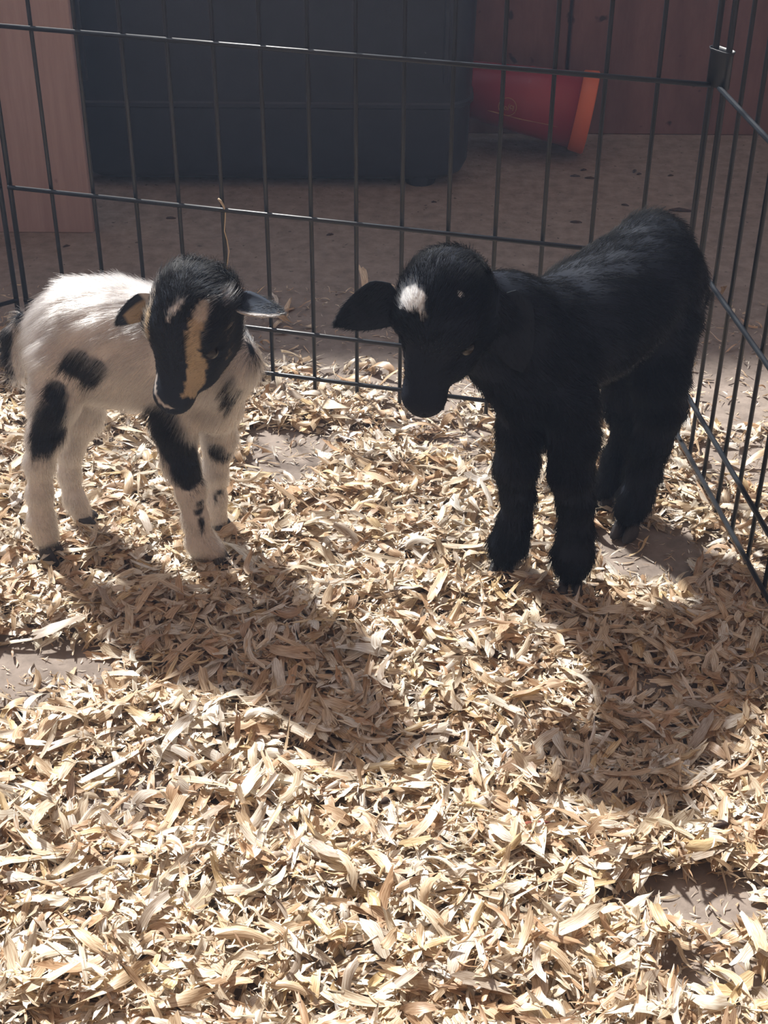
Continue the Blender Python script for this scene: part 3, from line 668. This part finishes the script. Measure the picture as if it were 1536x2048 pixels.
def spots(n, xr=(-.46, .52), yr=(.42, 1.36), pw=1.0, mn=0.0):
    X, Y = [], []
    while sum(map(len, X)) < n:
        x = rng.uniform(*xr, 40000); y = rng.uniform(*yr, 40000); m_ = (np.abs(x) < .02 + .30 * (y * .825 + .38) + .03)
        x, y = x[m_], y[m_]; k_ = rng.random(len(x)) < np.maximum(density(x, y) ** pw, mn * (y < 1.12 - .24 * x)); X.append(x[k_]); Y.append(y[k_])
    return np.concatenate(X)[:n], np.concatenate(Y)[:n]
bed = empty('shavings_bedding', (0, .8, 0)); tag(bed, 'deep bed of pale curled wood shavings strewn over the pen floor', 'bedding')
OFF = np.array([0, .8, 0])
groups = []
x, y = spots(17000); P1 = chips(17000, x, y, mound(x, y) * rng.random(17000) ** .55, (.009, .046), (.0024, .0090), curl=1.25)
x, y = spots(15000, pw=.6, mn=.07); P2 = chips(15000, x, y, mound(x, y) * rng.random(15000) ** .45, (.006, .024), (.0007, .0026), m=3, curl=.9)
me = chip_mesh('loose_shavings', P1[0] - OFF, P1[1], P1[2], 7); tag(link('wood_splinters', chip_mesh('wood_splinters', P2[0] - OFF, P2[1], P2[2], 7), None, bed), kind='stuff')
tag(link('loose_shavings', me, None, bed), kind='stuff')
x, y = spots(18000, pw=.35, mn=.42); z_ = mound(x, y) * rng.random(18000) ** .4; z_ = np.where(density(x, y) < .35, .0008, z_)
P3 = chips(18000, x, y, z_, (.003, .010), (.0004, .0014), nl=3, m=3, curl=.5, tilt=.25)
tag(link('fine_slivers', chip_mesh('fine_slivers', P3[0] - OFF, P3[1], P3[2], 3), None, bed), kind='stuff')
# the 300 largest shavings one can pick out, each an object of its own on top of the bed
NT = 40; T = chips(NT, np.zeros(NT), np.zeros(NT), np.full(NT, .004), (.022, .050), (.0045, .0110), nl=7, tilt=.22); tm = []
for i in range(NT):
    p = T[0][i:i + 1]; p = p - [0, 0, p[..., 2].min()]; tm.append(chip_mesh('wood_shaving', p, T[1][i:i + 1], T[2][i:i + 1], 7))
x, y = spots(4000, yr=(.45, 1.15)); u_, v_ = project(np.stack([x, y, x * 0 + .01], -1)); ok = (u_ > 10) & (u_ < 1526) & (v_ > 700) & (v_ < 2040); x, y = x[ok], y[ok]; taken = []
zz = mound(x, y)
for i in range(len(x)):
    if len(taken) >= 300: break
    if all((x[i] - a) ** 2 + (y[i] - b2) ** 2 > .017 ** 2 for a, b2 in taken):
        taken.append((x[i], y[i])); o = bpy.data.objects.new('wood_shaving', tm[len(taken) % NT]); COL.objects.link(o); o.parent = bed
        o.location = (x[i], y[i] - .8, zz[i] * .72); o.rotation_euler = (rng.normal(0, .12), rng.normal(0, .12), rng.uniform(0, 6.28)); sc = rng.uniform(.7, 1.12); o.scale = (sc,) * 3

# ---------------------------------------------------------------- bluish haze volume, added to stand in for lens veil
v, f = box(-2.6, 2.6, -1.2, WALL_Y - .012, .0005, 2.55)
hm_ = bpy.data.materials.new('veil_haze'); hm_.use_nodes = True; hm_.node_tree.nodes.remove(hm_.node_tree.nodes['Principled BSDF'])
vs = hm_.node_tree.nodes.new('ShaderNodeVolumeScatter'); vs.inputs['Color'].default_value = (.54, .69, 1, 1); vs.inputs["Density"].default_value = .034; vs.inputs['Anisotropy'].default_value = .35
hm_.node_tree.links.new(vs.outputs[0], hm_.node_tree.nodes['Material Output'].inputs['Volume'])
o = link('haze', mesh('haze', v, f), hm_); tag(o, 'thin bluish haze added in the barn air for the lens veil', kind='stuff')

# ---------------------------------------------------------------- small litter on the floor
def flake(name, u, v, L, Wd, h, yaw, m, label, cat, group=None, z=0.0, lump=.25):
    c = on_z(u, v, z); V, Fc = [], []; n, mm = 7, 8; R_ = np.random.default_rng(int(u * 7 + v))
    for i in range(n + 1):
        t = i / n; w = max(.06, math.sin(math.pi * (.06 + .88 * t)) ** .7)
        for j in range(mm):
            a = 2 * math.pi * j / mm; q = 1 + R_.normal() * lump * .4; V.append(((t - .5) * L, math.cos(a) * Wd * .5 * w * q, (math.sin(a) * .5 + .5) * h * w * q))
    for i in range(n):
        for j in range(mm): a, b2 = i * mm + j, i * mm + (j + 1) % mm; Fc.append((a, b2, b2 + mm, a + mm))
    Fc.append(tuple(range(mm))[::-1]); Fc.append(tuple(range(n * mm, n * mm + mm)))
    o = link(name, mesh(name, V, Fc), m, smooth=True); o.location = (c[0], c[1], z + .0001); o.rotation_euler = (0, 0, yaw); tag(o, label, cat, group); return o
flake('dried_leaf', 1362, 422, .027, .007, .003, -.12, M['bark'], 'dark dried leaf lying on the floor behind the black kid', 'leaf')
for u, v, L, yw, wh in ((1152, 445, .013, -.1, 'slim dark bark crumb just beyond the wire above the black kid'), (1269, 343, .011, 1.2, 'upright dark bark crumb halfway between red cup and black kid'), (1278, 349, .007, .5, 'small dark crumb touching the upright bark crumb'),
        (1250, 411, .009, -.4, 'dark crumb close above the rump of the black kid'), (342, 437, .011, .0, 'oblong dark crumb in front of the storage tote above the white kid'), (133, 493, .008, .6, 'dark crumb below the foot of the pink plywood partition'),
        (1341, 352, .007, .2, 'round dark crumb left of the corner posts'), (1167, 341, .008, .3, 'dark crumb just in front of the red cup'), (1150, 353, .012, 0, 'long faint dark flake in front of the red cup'),
        (1180, 357, .013, -.1, 'longest dark flake below the orange rim of the cup'), (660, 470, .008, .3, 'dark crumb in the middle of the floor behind the pen'), (868, 405, .006, 0, 'dark crumb beside the rounded tote corner')):
    flake('bark_crumb', u, v, L, L * .4, .002, yw, M['bark'], wh, 'bark', 'dark bark crumbs on the floor behind the pen')
flake('bark_chip', 1432, 1655, .016, .006, .004, .3, M['bark'], 'dark brown bark chip on the shavings above the bare patch', 'bark', z=.012)
flake('bark_shred', 1082, 1652, .024, .005, .003, -.1, M['red_bark'], 'reddish brown bark shred tangled in the shavings', 'bark', z=.012)
flake('dark_splinter', 440, 1898, .014, .003, .002, .35, M['bark'], 'blackish wood splinter on the shavings nearest the camera', 'splinter', z=.013)
flake('dropping', 771, 1606, .006, .005, .004, .2, M['bark'], 'small black round dropping in the middle of the shavings', 'dropping', z=.013, lump=.1)
